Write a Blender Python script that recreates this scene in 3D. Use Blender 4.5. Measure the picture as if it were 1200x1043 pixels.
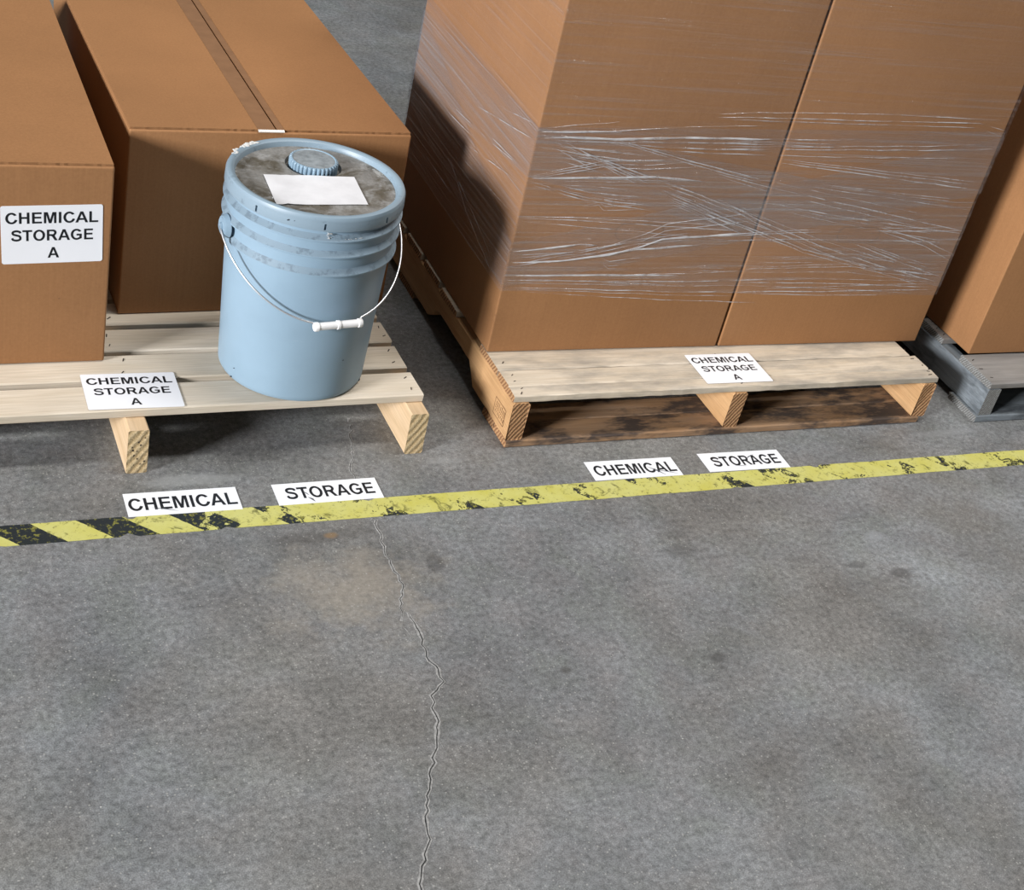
import bpy, bmesh, math, random
from mathutils import Vector, Matrix, noise

for o in list(bpy.data.objects):
    bpy.data.objects.remove(o)
S = bpy.context.scene
C = S.collection
R = random.Random(11)

# ------------------------------------------------------------------ camera
TILT, ROLL, YAW, FPX, CAMH = 0.5873, 0.2496, -0.5385, 1682.37, 1.523
_ct, _st, _cy, _sy, _cr, _sr = (math.cos(TILT), math.sin(TILT), math.cos(YAW),
                                math.sin(YAW), math.cos(ROLL), math.sin(ROLL))
_r = Vector((_cy, _sy, 0)); FW = Vector((-_sy*_ct, _cy*_ct, -_st)); _u = _r.cross(FW)
RT = _cr*_r + _sr*_u; UP = -_sr*_r + _cr*_u
CAM = Vector((0, 0, CAMH))
cd = bpy.data.cameras.new('camera'); cam = bpy.data.objects.new('camera', cd); C.objects.link(cam)
cd.sensor_fit = 'HORIZONTAL'; cd.sensor_width = 36.0; cd.lens = FPX/1200*36.0
cd.clip_start = 0.05; cd.clip_end = 100
M3 = Matrix((RT, UP, -FW)).transposed()
cam.matrix_world = Matrix.Translation(CAM) @ M3.to_4x4()
S.camera = cam

def ray(x, y, point, normal):
    """pixel of the 1200x1043 photograph -> point on a known plane of the place"""
    d = FW + RT*((x-600)/FPX) - UP*((y-521.5)/FPX)
    p, n = Vector(point), Vector(normal)
    return CAM + d*((p-CAM).dot(n)/d.dot(n))
def rz(x, y, z): return ray(x, y, (0, 0, z), (0, 0, 1))

# ------------------------------------------------------------------ world and light
w = bpy.data.worlds.new('hall'); S.world = w; w.use_nodes = True
bg = w.node_tree.nodes['Background']; bg.inputs[0].default_value = (0.93, 0.97, 1.0, 1); bg.inputs[1].default_value = 0.065
def area(name, loc, target, sx, sy, power, col):
    l = bpy.data.lights.new(name, 'AREA'); l.shape = 'RECTANGLE'; l.size = sx; l.size_y = sy
    l.energy = power; l.color = col
    o = bpy.data.objects.new(name, l); C.objects.link(o); o.location = loc
    o.rotation_euler = (Vector(target)-Vector(loc)).to_track_quat('-Z', 'Y').to_euler()
    return o
# open loading door to the left of the aisle, low daylight across the floor
area('loading_door_left_offscreen', (-11.5, -3.35, 3.95), (1.0, 2.1, 0.4), 2.8, 2.4, 3250, (0.99, 0.985, 1.0))
# added overhead fill, unseen: brightens the tops, placed to keep the gap dark
area('overhead_fill_offscreen', (2.55, 1.9, 6.0), (1.3, 2.0, 0.2), 0.9, 4.0, 300, (1.0, 0.97, 0.93))
vs = S.view_settings
vs.view_transform = 'Standard'; vs.look = 'None'; vs.exposure = 0.0; vs.gamma = 1.0; vs.use_curve_mapping = False

# ------------------------------------------------------------------ helpers
def link(o, parent=None):
    C.objects.link(o)
    if parent is not None: o.parent = parent
    return o
def mesh_obj(name, verts, faces, mats, parent=None, smooth=False, fmat=None):
    me = bpy.data.meshes.new(name); me.from_pydata([tuple(v) for v in verts], [], faces); me.update()
    for m in (mats if isinstance(mats, (list, tuple)) else [mats]): me.materials.append(m)
    if smooth:
        for p in me.polygons: p.use_smooth = True
    if fmat:
        for p, i in zip(me.polygons, fmat): p.material_index = i
    return link(bpy.data.objects.new(name, me), parent)
def bm_obj(name, bm, mats, parent=None, smooth=False):
    bmesh.ops.recalc_face_normals(bm, faces=bm.faces)
    me = bpy.data.meshes.new(name); bm.to_mesh(me); bm.free()
    for m in (mats if isinstance(mats, (list, tuple)) else [mats]): me.materials.append(m)
    if smooth:
        for p in me.polygons: p.use_smooth = True
    return link(bpy.data.objects.new(name, me), parent)
def thing(name, label, cat, loc=(0, 0, 0), rot=0.0, group=None):
    o = bpy.data.objects.new(name, None); o.empty_display_size = 0.1; link(o)
    o.location = loc; o.rotation_euler = (0, 0, rot); tag(o, label, cat, group); return o
def tag(o, label, cat, group=None):
    o['label'] = label; o['category'] = cat
    if group: o['group'] = group
    return o
def lathe(name, prof, n, mat, parent=None, closed=False, smooth=True):
    """profile of (radius, z) turned about z; smooth with sharp corners kept by angle"""
    vs_, fs = [], []
    m = len(prof)
    for (r, z) in prof:
        for k in range(n):
            a = 2*math.pi*k/n; vs_.append((r*math.cos(a), r*math.sin(a), z))
    for i in range(m-1):
        for k in range(n):
            k2 = (k+1) % n
            fs.append((i*n+k, i*n+k2, (i+1)*n+k2, (i+1)*n+k))
    if closed:
        fs.append(tuple(range(n-1, -1, -1))); fs.append(tuple((m-1)*n+k for k in range(n)))
    o = mesh_obj(name, vs_, fs, mat, parent, smooth)
    if smooth: sharp(o, 32)
    return o
def sharp(o, deg):
    me = o.data; bm = bmesh.new(); bm.from_mesh(me)
    for e in bm.edges:
        if len(e.link_faces) == 2 and e.calc_face_angle(0) > math.radians(deg): e.smooth = False
    bm.to_mesh(me); bm.free()
def tube(name, pts, rad, mat, parent=None, n=10, cap=True):
    pts = [Vector(p) for p in pts]; vs_, fs = [], []
    prev = None
    for i, p in enumerate(pts):
        t = (pts[min(i+1, len(pts)-1)]-pts[max(i-1, 0)]).normalized()
        a = prev if prev is not None else (Vector((0, 0, 1)) if abs(t.z) < .9 else Vector((1, 0, 0)))
        a = (a - t*a.dot(t)).normalized(); prev = a; b = t.cross(a)
        r = rad[i] if isinstance(rad, (list, tuple)) else rad
        for k in range(n):
            g = 2*math.pi*k/n; vs_.append(p + a*(r*math.cos(g)) + b*(r*math.sin(g)))
    for i in range(len(pts)-1):
        for k in range(n):
            k2 = (k+1) % n; fs.append((i*n+k, i*n+k2, (i+1)*n+k2, (i+1)*n+k))
    if cap:
        fs.append(tuple(range(n-1, -1, -1))); fs.append(tuple((len(pts)-1)*n+k for k in range(n)))
    return mesh_obj(name, vs_, fs, mat, parent, True)
def rbox_bm(x0, x1, y0, y1, z0, z1, bev=0.003, seg=2):
    bm = bmesh.new()
    bmesh.ops.create_cube(bm, size=1)
    for v in bm.verts:
        v.co = Vector((x0 if v.co.x < 0 else x1, y0 if v.co.y < 0 else y1, z0 if v.co.z < 0 else z1))
    if bev: bmesh.ops.bevel(bm, geom=list(bm.edges), offset=bev, segments=seg, affect='EDGES', profile=.6)
    return bm

# ------------------------------------------------------------------ materials
class N:
    def __init__(s, name):
        s.m = bpy.data.materials.new(name); s.m.use_nodes = True; s.t = s.m.node_tree; s.t.nodes.clear()
        s.out = s.t.nodes.new('ShaderNodeOutputMaterial')
    def n(s, typ, ins=None, **kw):
        nd = s.t.nodes.new(typ)
        for k, v in kw.items(): setattr(nd, k, v)
        for k, v in (ins or {}).items():
            if isinstance(v, bpy.types.NodeSocket): s.t.links.new(v, nd.inputs[k])
            else: nd.inputs[k].default_value = v
        return nd
    def co(s, scale=(1, 1, 1), kind='Object', loc=(0, 0, 0), rot=(0, 0, 0), rnd=False):
        c = s.n('ShaderNodeTexCoord').outputs[kind]
        if rnd:
            oi = s.n('ShaderNodeObjectInfo')
            k = s.n('ShaderNodeVectorMath', {0: oi.outputs['Random'], 1: (17.3, 9.1, 5.7)}, operation='MULTIPLY')
            c = s.n('ShaderNodeVectorMath', {0: c, 1: k.outputs[0]}, operation='ADD').outputs[0]
        return s.n('ShaderNodeMapping', {'Vector': c, 'Location': loc, 'Rotation': rot, 'Scale': scale}).outputs[0]
    def noise(s, vec, scale, detail=4, rough=.55, dist=0.):
        return s.n('ShaderNodeTexNoise', {'Vector': vec, 'Scale': scale, 'Detail': detail, 'Roughness': rough, 'Distortion': dist}).outputs['Fac']
    def ramp(s, fac, stops):
        r = s.n('ShaderNodeValToRGB', {'Fac': fac}); e = r.color_ramp.elements
        while len(e) < len(stops): e.new(.5)
        for el, (p, c) in zip(e, stops):
            el.position = p; el.color = c if isinstance(c, tuple) and len(c) == 4 else (tuple(c)+(1,) if isinstance(c, tuple) else (c, c, c, 1))
        return r.outputs['Color']
    def mix(s, fac, a, b, typ='MIX'):
        m = s.n('ShaderNodeMix', data_type='RGBA', blend_type=typ)
        for k, v in ((0, fac), (6, a), (7, b)):
            if isinstance(v, bpy.types.NodeSocket): s.t.links.new(v, m.inputs[k])
            else: m.inputs[k].default_value = v if k == 0 else (tuple(v)+(1,) if len(v) == 3 else v)
        return m.outputs[2]
    def math(s, op, a, b=0., c=0.):
        return s.n('ShaderNodeMath', {0: a, 1: b, 2: c}, operation=op).outputs[0]
    def pbr(s, col, rough=.6, bump=None, bstr=.2, bdist=.002, spec=.5, metal=0.):
        b = s.n('ShaderNodeBsdfPrincipled', {'Metallic': metal, 'Specular IOR Level': spec})
        for k, v in (('Base Color', col), ('Roughness', rough)):
            if isinstance(v, bpy.types.NodeSocket): s.t.links.new(v, b.inputs[k])
            else: b.inputs[k].default_value = (tuple(v)+(1,) if isinstance(v, tuple) and len(v) == 3 else v)
        if bump is not None:
            bu = s.n('ShaderNodeBump', {'Height': bump, 'Strength': bstr, 'Distance': bdist})
            s.t.links.new(bu.outputs[0], b.inputs['Normal'])
        s.t.links.new(b.outputs[0], s.out.inputs[0]); return s.m

def m_concrete():
    m = N('concrete_floor'); c = m.co()
    big = m.noise(c, 1.1, 4, .55); mid = m.noise(c, 5, 8, .68); fine = m.noise(c, 95, 8, .78); grit = m.noise(c, 480, 3, .6); hue = m.noise(c, 9, 5, .6)
    col = m.mix(m.ramp(big, [(.38, 0.), (.62, 1.)]), (.158, .165, .172), (.205, .220, .232))
    col = m.mix(m.ramp(hue, [(.35, .35), (.5, 0.), (.65, 0.)]), col, (.150, .168, .150)); col = m.mix(m.ramp(hue, [(.5, 0.), (.68, .4)]), col, (.185, .172, .172))
    col = m.mix(m.ramp(m.noise(c, 2.3, 5, .6), [(.42, 0.), (.60, .75)]), col, (.158, .153, .143))
    col = m.mix(.55, col, m.mix(1., col, m.ramp(mid, [(.34, (.60, .60, .60)), (.66, (1.4, 1.4, 1.4))]), 'MULTIPLY'))
    col = m.mix(.85, col, m.mix(1., col, m.ramp(fine, [(.36, (.52, .52, .52)), (.64, (1.5, 1.5, 1.5))]), 'MULTIPLY'))
    col = m.mix(.8, col, m.mix(1., col, m.ramp(grit, [(.32, (.62, .62, .62)), (.68, (1.38, 1.38, 1.38))]), 'MULTIPLY'))
    # tan stain beside the crack
    def spot(x, y, rx, ry, wob=.5, sc=9.):
        d = m.n('ShaderNodeVectorMath', {0: c, 1: (x, y, 0)}, operation='SUBTRACT').outputs[0]
        d = m.n('ShaderNodeVectorMath', {0: d, 1: (1/rx, 1/ry, 0)}, operation='MULTIPLY').outputs[0]
        l = m.n('ShaderNodeVectorMath', {0: d}, operation='LENGTH').outputs['Value']
        return m.math('ADD', l, m.math('MULTIPLY', m.math('SUBTRACT', m.noise(c, sc, 4, .65), .5), wob*2))
    f = m.ramp(spot(.745, 1.615, .16, .12, 1.1, 16), [(.2, .7), (1.15, 0.)])
    col = m.mix(f, col, m.mix(1., (.275, .250, .212), m.ramp(fine, [(.25, (.7, .7, .7)), (.75, (1.3, 1.3, 1.3))]), 'MULTIPLY'))
    for (x, y, rx, ry, a, cc) in ((1.777, 1.495, .028, .018, .55, (.05, .05, .05)), (1.292, 1.357, .020, .015, .6, (.055, .055, .055)),
                                  (1.021, 1.377, .012, .010, .6, (.06, .058, .055)), (1.70, 1.53, .03, .012, .5, (.055, .055, .055)),
                                  (1.79, 1.60, .028, .016, .55, (.28, .30, .32)), (.90, 1.66, .02, .03, .5, (.05, .05, .05)),
                                  (1.36, 1.62, .05, .02, .35, (.05, .05, .05)), (.747, 1.752, .016, .010, .8, (.35, .22, .10)),
                                  (.55, 1.93, .10, .02, .5, (.30, .31, .31)), (1.02, 1.93, .05, .012, .4, (.28, .29, .29)),
                                  (2.2, 1.9, .12, .015, .4, (.26, .27, .28)), (.72, 1.75, .10, .02, .45, (.06, .055, .05))):
        col = m.mix(m.ramp(spot(x, y, rx, ry, .55, 30), [(.5, a), (1., 0.)]), col, cc)
    # pale scratches and specks
    scr = m.noise(m.co((3, 60, 1), rot=(0, 0, .5)), 3.0, 3, .6); col = m.mix(m.ramp(scr, [(.70, 0.), (.78, .35)]), col, (.30, .31, .31))
    scr2 = m.noise(m.co((70, 4, 1), rot=(0, 0, .25)), 3.0, 3, .6); col = m.mix(m.ramp(scr2, [(.71, 0.), (.79, .35)]), col, (.30, .30, .29))
    v = m.n('ShaderNodeTexVoronoi', {'Vector': c, 'Scale': 210.}).outputs
    pick = m.n('ShaderNodeSeparateColor', {0: v['Color']}).outputs[0]
    sp = m.math('MULTIPLY', m.math('LESS_THAN', v['Distance'], .30), m.math('GREATER_THAN', pick, .90))
    col = m.mix(m.math('MULTIPLY', sp, .5), col, (.42, .42, .40))
    v = m.n('ShaderNodeTexVoronoi', {'Vector': c, 'Scale': 42.}).outputs
    pick = m.n('ShaderNodeSeparateColor', {0: v['Color']}).outputs[0]
    sp = m.math('MULTIPLY', m.math('LESS_THAN', v['Distance'], .05), m.math('GREATER_THAN', pick, .88))
    col = m.mix(m.math('MULTIPLY', sp, .8), col, (.55, .55, .53))
    h = m.math('ADD', m.math('MULTIPLY', fine, .6), m.math('MULTIPLY', grit, .5))
    return m.pbr(col, m.ramp(mid, [(.3, .42), (.7, .62)]), h, .25, .002, .4)

def m_wood(name, light, dark, knot=.5, grey=0., stain=0., stain_col=(.03, .028, .03), stain_at=.5):
    m = N(name); c = m.co(rnd=True)
    cs = m.n('ShaderNodeMapping', {'Vector': c, 'Scale': (1.2, 14, 14)}).outputs[0]
    g1 = m.noise(cs, 3.0, 6, .6, .4)
    g2 = m.noise(m.n('ShaderNodeMapping', {'Vector': c, 'Scale': (3, 110, 110)}).outputs[0], 3.5, 3, .6)
    col = m.mix(m.ramp(g1, [(.30, 0.), (.72, 1.)]), dark, light)
    col = m.mix(.55, col, m.mix(1., col, m.ramp(g2, [(.3, (.72, .70, .66)), (.7, (1.14, 1.14, 1.14))]), 'MULTIPLY'))
    blot = m.noise(c, 4.5, 3, .5); col = m.mix(.4, col, m.mix(1., col, m.ramp(blot, [(.3, (.80, .76, .70)), (.65, (1.1, 1.1, 1.1))]), 'MULTIPLY'))
    v = m.n('ShaderNodeTexVoronoi', {'Vector': m.n('ShaderNodeMapping', {'Vector': c, 'Scale': (1, 1.6, 1.6)}).outputs[0], 'Scale': 5.5}).outputs
    pk = m.math('GREATER_THAN', m.n('ShaderNodeSeparateColor', {0: v['Color']}).outputs[0], .62)
    kn = m.math('MULTIPLY', m.ramp(v['Distance'], [(.03, 1.), (.10, 0.)]), m.math('MULTIPLY', pk, knot))
    col = m.mix(kn, col, tuple(x*.45 for x in dark))
    if grey:
        gn = m.noise(m.n('ShaderNodeMapping', {'Vector': c, 'Scale': (3, 9, 9)}).outputs[0], 2.2, 5, .65)
        col = m.mix(m.math('MULTIPLY', m.ramp(gn, [(.42, 0.), (.66, 1.)]), grey), col, (.20, .19, .175))
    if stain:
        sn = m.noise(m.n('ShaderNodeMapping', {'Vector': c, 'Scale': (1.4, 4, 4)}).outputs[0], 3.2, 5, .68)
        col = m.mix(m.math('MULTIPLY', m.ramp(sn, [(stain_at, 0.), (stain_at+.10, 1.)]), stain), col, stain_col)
    return m.pbr(col, .72, m.math('ADD', g2, m.math('MULTIPLY', g1, .5)), .22, .0015, .25)

def m_endgrain(name, light, dark, scale=60., spots=0.):
    m = N(name); c = m.co(rnd=True)
    c2 = m.n('ShaderNodeMapping', {'Vector': c, 'Location': (0, .05, .12), 'Scale': (.2, 1, 1)}).outputs[0]
    wv = m.n('ShaderNodeTexWave', {'Vector': c2, 'Scale': scale, 'Distortion': 2.2, 'Detail': 2., 'Detail Scale': 1.2},
             wave_type='RINGS', rings_direction='X').outputs['Fac']
    f = m.noise(c, 380, 3, .6)
    col = m.mix(wv, dark, light)
    col = m.mix(.8, col, m.mix(1., col, m.ramp(f, [(.3, (.5, .48, .42)), (.7, (1.25, 1.25, 1.25))]), 'MULTIPLY'))
    return m.pbr(col, .85, m.math('ADD', wv, f), .5, .002, .2)

def m_card(name='cardboard', base=(.335, .168, .073)):
    m = N(name); c = m.co(rnd=True)
    a = m.noise(c, 3.0, 4, .6); b = m.noise(c, 240, 3, .6); d = m.noise(m.n('ShaderNodeMapping', {'Vector': c, 'Scale': (150, 150, 2)}).outputs[0], 2, 2, .5)
    col = m.mix(m.ramp(a, [(.3, 0.), (.7, 1.)]), tuple(x*.90 for x in base), tuple(x*1.06 for x in base))
    col = m.mix(.5, col, m.mix(1., col, m.ramp(b, [(.3, (.86, .85, .84)), (.7, (1.1, 1.1, 1.1))]), 'MULTIPLY'))
    col = m.mix(.5, col, m.mix(1., col, m.ramp(d, [(.35, (.94, .93, .92)), (.65, (1.04, 1.04, 1.04))]), 'MULTIPLY'))
    v = m.n('ShaderNodeTexVoronoi', {'Vector': c, 'Scale': 26.}).outputs
    sp = m.math('MULTIPLY', m.math('LESS_THAN', v['Distance'], .045), m.math('GREATER_THAN', m.n('ShaderNodeSeparateColor', {0: v['Color']}).outputs[0], .75))
    col = m.mix(m.math('MULTIPLY', sp, .45), col, (.16, .09, .05))
    return m.pbr(col, .70, m.math('ADD', m.math('MULTIPLY', d, .35), b), .08, .001, .22)

def m_plain(name, col, rough=.5, spec=.4, var=.08, scale=40., metal=0.):
    m = N(name); n = m.noise(m.co(), scale, 3, .6)
    c = m.mix(1., col, m.ramp(n, [(.3, (1-var,)*3), (.7, (1+var,)*3)]), 'MULTIPLY')
    return m.pbr(c, rough, None, spec=spec, metal=metal)

def m_pail(name='grey_blue_plastic', base=(.245, .355, .450), dirt=.68):
    m = N(name); c = m.co()
    a = m.noise(c, 7, 4, .6); b = m.noise(c, 55, 5, .7)
    col = m.mix(m.ramp(a, [(.3, 0.), (.7, 1.)]), tuple(x*.93 for x in base), tuple(x*1.05 for x in base))
    col = m.mix(m.ramp(b, [(dirt, 0.), (dirt+.10, .55)]), col, (.11, .15, .185))
    scuff = m.noise(m.co((30, 30, 260)), 1.2, 3, .6); col = m.mix(m.ramp(scuff, [(.66, 0.), (.76, .3)]), col, (.36, .44, .50))
    return m.pbr(col, m.ramp(a, [(.3, .36), (.7, .50)]), b, .04, .001, .45)
def m_lid_dirty():
    m = N('grimy_lid_plastic'); c = m.co(); base = (.20, .27, .33)
    a = m.noise(c, 13, 6, .68, .6); b = m.noise(c, 34, 6, .7, .8); f = m.noise(c, 180, 3, .6)
    col = m.mix(m.ramp(a, [(.40, 0.), (.55, 1.)]), (.100, .088, .066), (.225, .220, .208))
    col = m.mix(m.ramp(b, [(.52, 0.), (.68, .75)]), col, (.34, .345, .345))
    col = m.mix(m.ramp(m.noise(c, 22, 5, .7, 1.2), [(.62, 0.), (.66, .8)]), col, (.42, .42, .40))
    col = m.mix(.6, col, m.mix(1., col, m.ramp(f, [(.3, (.7, .7, .7)), (.7, (1.25, 1.25, 1.25))]), 'MULTIPLY'))
    return m.pbr(col, m.ramp(b, [(.35, .32), (.65, .62)]), b, .2, .001, .4)
def m_film(haze, streak_rot=0., axis='x'):
    m = N('stretch_film')
    uv = m.n('ShaderNodeUVMap').outputs[0]
    mp = m.n('ShaderNodeMapping', {'Vector': uv, 'Rotation': (0, 0, streak_rot), 'Scale': (.8, 60, 1)}).outputs[0]
    s1 = m.noise(mp, 2.2, 5, .62, .5)
    mp2 = m.n('ShaderNodeMapping', {'Vector': uv, 'Rotation': (0, 0, streak_rot+.10), 'Scale': (1.6, 190, 1)}).outputs[0]
    s2 = m.noise(mp2, 2.0, 3, .6, .3)
    h = m.math('ADD', s1, m.math('MULTIPLY', s2, .5))
    bu = m.n('ShaderNodeBump', {'Height': h, 'Strength': .8, 'Distance': .006}).outputs[0]
    fac = m.ramp(m.math('ADD', m.math('MULTIPLY', s1, .6), m.math('MULTIPLY', s2, .4)), [(.40, haze*.25), (.54, haze*.8), (.68, haze*3.2)])
    tr = m.n('ShaderNodeBsdfTransparent', {0: (.97, .97, .98, 1)})
    gl = m.n('ShaderNodeBsdfGlossy', {'Color': (1, 1, 1, 1), 'Roughness': .16, 'Normal': bu})
    df = m.n('ShaderNodeBsdfDiffuse', {'Color': (.62, .62, .64, 1), 'Normal': bu})
    body = m.n('ShaderNodeMixShader', {0: .45, 1: df.outputs[0], 2: gl.outputs[0]})
    o = m.n('ShaderNodeMixShader', {0: fac, 1: tr.outputs[0], 2: body.outputs[0]})
    m.t.links.new(o.outputs[0], m.out.inputs[0]); return m.m
def m_fold(name='bunched_film', a=.04, b=.85):
    m = N(name)
    n = m.noise(m.co((5, 5, 5)), 2.6, 4, .7)
    tr = m.n('ShaderNodeBsdfTransparent', {0: (.97, .97, .98, 1)})
    gl = m.n('ShaderNodeBsdfGlossy', {'Color': (1, 1, 1, 1), 'Roughness': .22})
    df = m.n('ShaderNodeBsdfDiffuse', {'Color': (.80, .80, .82, 1)})
    body = m.n('ShaderNodeMixShader', {0: .40, 1: df.outputs[0], 2: gl.outputs[0]})
    o = m.n('ShaderNodeMixShader', {0: m.ramp(n, [(.38, a), (.62, b)]), 1: tr.outputs[0], 2: body.outputs[0]})
    m.t.links.new(o.outputs[0], m.out.inputs[0]); return m.m
def m_hazard():
    m = N('worn_hazard_tape'); c = m.co(); sx = m.n('ShaderNodeSeparateXYZ', {0: c})
    ph = m.math('ADD', sx.outputs[0], sx.outputs[1])                       # 45 degree stripes
    fr = m.math('FRACT', m.math('DIVIDE', m.math('SUBTRACT', m.math('ADD', ph, m.math('MULTIPLY', m.math('SUBTRACT', m.noise(c, 60, 3, .6), .5), .006)), 2.263), .142))
    stripe = m.math('GREATER_THAN', fr, .5)
    big = m.noise(c, 16, 5, .68, .5); fine = m.noise(c, 95, 5, .7)
    # black print survives mostly at the worn left end
    wear = m.math('ADD', m.math('MULTIPLY', m.n('ShaderNodeMapRange', {0: sx.outputs[0], 1: .35, 2: .75}).outputs[0], .165), .37)
    keep = m.math('GREATER_THAN', m.math('ADD', m.math('MULTIPLY', big, .7), m.math('MULTIPLY', fine, .3)), wear)
    yel = m.mix(m.ramp(m.noise(c, 24, 5, .65), [(.35, 0.), (.7, 1.)]), (.50, .47, .085), (.56, .55, .17))
    yel = m.mix(m.ramp(m.noise(c, 5, 4, .6), [(.40, 0.), (.65, .6)]), yel, (.55, .55, .235))
    yel = m.mix(m.ramp(fine, [(.57, 0.), (.68, .75)]), yel, (.16, .14, .045))
    grime = m.noise(c, 38, 6, .72, .8)
    yel = m.mix(m.ramp(grime, [(.555, 0.), (.64, .8)]), yel, (.10, .10, .025))
    blk = m.mix(m.ramp(fine, [(.54, 0.), (.62, .8)]), (.012, .018, .022), (.26, .25, .045))
    col = m.mix(m.math('MULTIPLY', stripe, keep), yel, blk)
    return m.pbr(col, .55, fine, .15, .001, .35)

MAT = dict(
    floor=m_concrete(),
    pine=m_wood('pale_pine', (.69, .63, .54), (.60, .525, .415), .4),
    pine2=m_wood('pale_pine_stringer', (.66, .50, .33), (.55, .39, .23), .3),
    pine_end=m_endgrain('pine_end_grain', (.62, .49, .30), (.54, .40, .22), 26),
    old=m_wood('weathered_deck_wood', (.66, .59, .49), (.56, .475, .365), .4, .6),
    old_s=m_wood('used_stringer_wood', (.66, .42, .22), (.50, .29, .135), .5),
    old_end=m_endgrain('used_end_grain', (.52, .31, .16), (.26, .13, .065), 42),
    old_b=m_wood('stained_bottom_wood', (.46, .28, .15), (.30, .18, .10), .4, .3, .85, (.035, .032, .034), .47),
    gry=m_wood('grey_weathered_wood', (.30, .29, .28), (.17, .165, .165), .5, .4),
    gry_s=m_wood('blue_grey_stringer_wood', (.27, .31, .34), (.15, .175, .20), .3, 0, .6, (.04, .045, .05), .53),
    gry_end=m_endgrain('grey_end_grain', (.30, .31, .31), (.16, .16, .16), 60),
    nail=m_plain('rusty_nail', (.035, .025, .02), .6),
    card=m_card(), card_edge=m_plain('torn_corrugated_edge', (.29, .147, .066), .9, .1),
    perf=m_plain('perforation_cut', (.20, .11, .055), .9, .1),
    tape=m_plain('clear_packing_tape', (.27, .145, .075), .28, .5),
    tape_end=m_plain('pale_tape_end', (.62, .56, .50), .3, .5),  # turned-down front end of the tape, paler than its run on top
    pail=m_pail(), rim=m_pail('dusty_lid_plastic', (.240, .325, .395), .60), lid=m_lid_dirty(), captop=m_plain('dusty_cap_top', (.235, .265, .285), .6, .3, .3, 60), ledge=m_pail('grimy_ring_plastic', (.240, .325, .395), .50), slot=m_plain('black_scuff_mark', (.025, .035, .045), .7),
    white_pl=m_plain('white_grip_plastic', (.78, .78, .78), .4), wire=m_plain('galvanised_wire', (.66, .67, .69), .33, .5, .05, 40, .75),
    splat=m_plain('dried_white_paint', (.62, .63, .62), .6), sheet=m_plain('white_label_stock', (.83, .85, .89), .45, .4, .02, 8),
    ink=m_plain('black_label_ink', (.008, .010, .014), .45), paper=m_plain('scuffed_white_paper', (.70, .71, .74), .6, .3, .07, 25),
    crack=m_plain('pale_crack_filler', (.30, .30, .295), .9, .1, .35, 160),
    scuff=m_plain('grey_scuff_mark', (.10, .11, .13), .8), hazard=m_hazard(), fold=m_fold(), fold_b=m_fold('thick_bunched_film', .35, .95),
    stamp=m_plain('burnt_stamp_ink', (.12, .05, .018), .8), chip=m_plain('fresh_wood_splinter', (.60, .36, .20), .8),
)

# ------------------------------------------------------------------ floor
def crack_path(px, seed, step=.009, amp=.0034):
    rr = random.Random(seed); pts = [rz(x, y, 0) for x, y in px]; out = []
    for a, b in zip(pts[:-1], pts[1:]):
        n = max(1, int((b-a).length/step))
        for i in range(n):
            p = a.lerp(b, i/n); out.append(p + Vector((rr.uniform(-amp, amp), rr.uniform(-amp, amp)*.6, 0)))
    out.append(pts[-1]); return out
def fill2d(name, loops):
    cu = bpy.data.curves.new(name, 'CURVE'); cu.dimensions = '2D'; cu.fill_mode = 'BOTH'
    for lp in loops:
        sp = cu.splines.new('POLY'); sp.points.add(len(lp)-1); sp.use_cyclic_u = True
        for p_, q in zip(sp.points, lp): p_.co = (q[0], q[1], 0, 1)
    ob = bpy.data.objects.new(name, cu); C.objects.link(ob)
    me = bpy.data.meshes.new_from_object(ob.evaluated_get(bpy.context.evaluated_depsgraph_get())); bpy.data.objects.remove(ob)
    return me
def ribbon(name, pts, wf, z, mat, parent, seed, off=0.):
    rr = random.Random(seed); v, f = [], []
    for i, p in enumerate(pts):
        t = (pts[min(i+1, len(pts)-1)]-pts[max(i-1, 0)]).normalized(); s = Vector((-t.y, t.x, 0))
        e = min(1, min(i, len(pts)-1-i)/4+.15); a = wf*e*rr.uniform(.45, 1.35); b = wf*e*rr.uniform(.45, 1.35)
        v += [p+s*(a+off)+Vector((0, 0, z)), p-s*(b-off)+Vector((0, 0, z))]
    for i in range(len(pts)-1): f.append((2*i, 2*i+1, 2*i+3, 2*i+2))
    return mesh_obj(name, v, f, mat, parent)
cr = [[(409, 490), (412, 505), (411, 520), (413, 535), (411, 548), (416, 565), (427, 595), (440, 610), (446, 630), (453, 650), (460, 665), (470, 680), (472, 698), (469, 712), (470, 728)],
      [(478, 717), (483, 725), (490, 740), (499, 765), (509, 780), (516, 790), (520, 800), (512, 809), (507, 816), (508, 830), (514, 845), (512, 870), (508, 895), (503, 921), (499, 950), (503, 985), (496, 1015), (493, 1060)],
      [(470, 728), (476, 740), (482, 750)], [(514, 862), (519, 872), (522, 882)], [(477, 742), (487, 750)]]
wd = [.0026, .0038, .0015, .0012, .0012]
paths = [crack_path(px, 40+i) for i, px in enumerate(cr)]
grooves = []
for i in (0, 1):                                             # the two long cracks are open grooves
    p = paths[i]; rg = random.Random(60+i); L_, R_ = [], []
    for k_, q in enumerate(p):
        t = (p[min(k_+1, len(p)-1)]-p[max(k_-1, 0)]).normalized(); sd = Vector((-t.y, t.x, 0)); e = min(1, min(k_, len(p)-1-k_)/3+.12)
        L_.append(q+sd*(wd[i]*.27*e*rg.uniform(.6, 1.3))); R_.append(q-sd*(wd[i]*.27*e*rg.uniform(.6, 1.3)))
    grooves.append((p, L_, R_))
fm_ = fill2d('floor', [[(-7, -2.5), (9, -2.5), (9, 11), (-7, 11)]] + [[(q.x, q.y) for q in L_+R_[::-1]] for _, L_, R_ in grooves])
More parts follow.
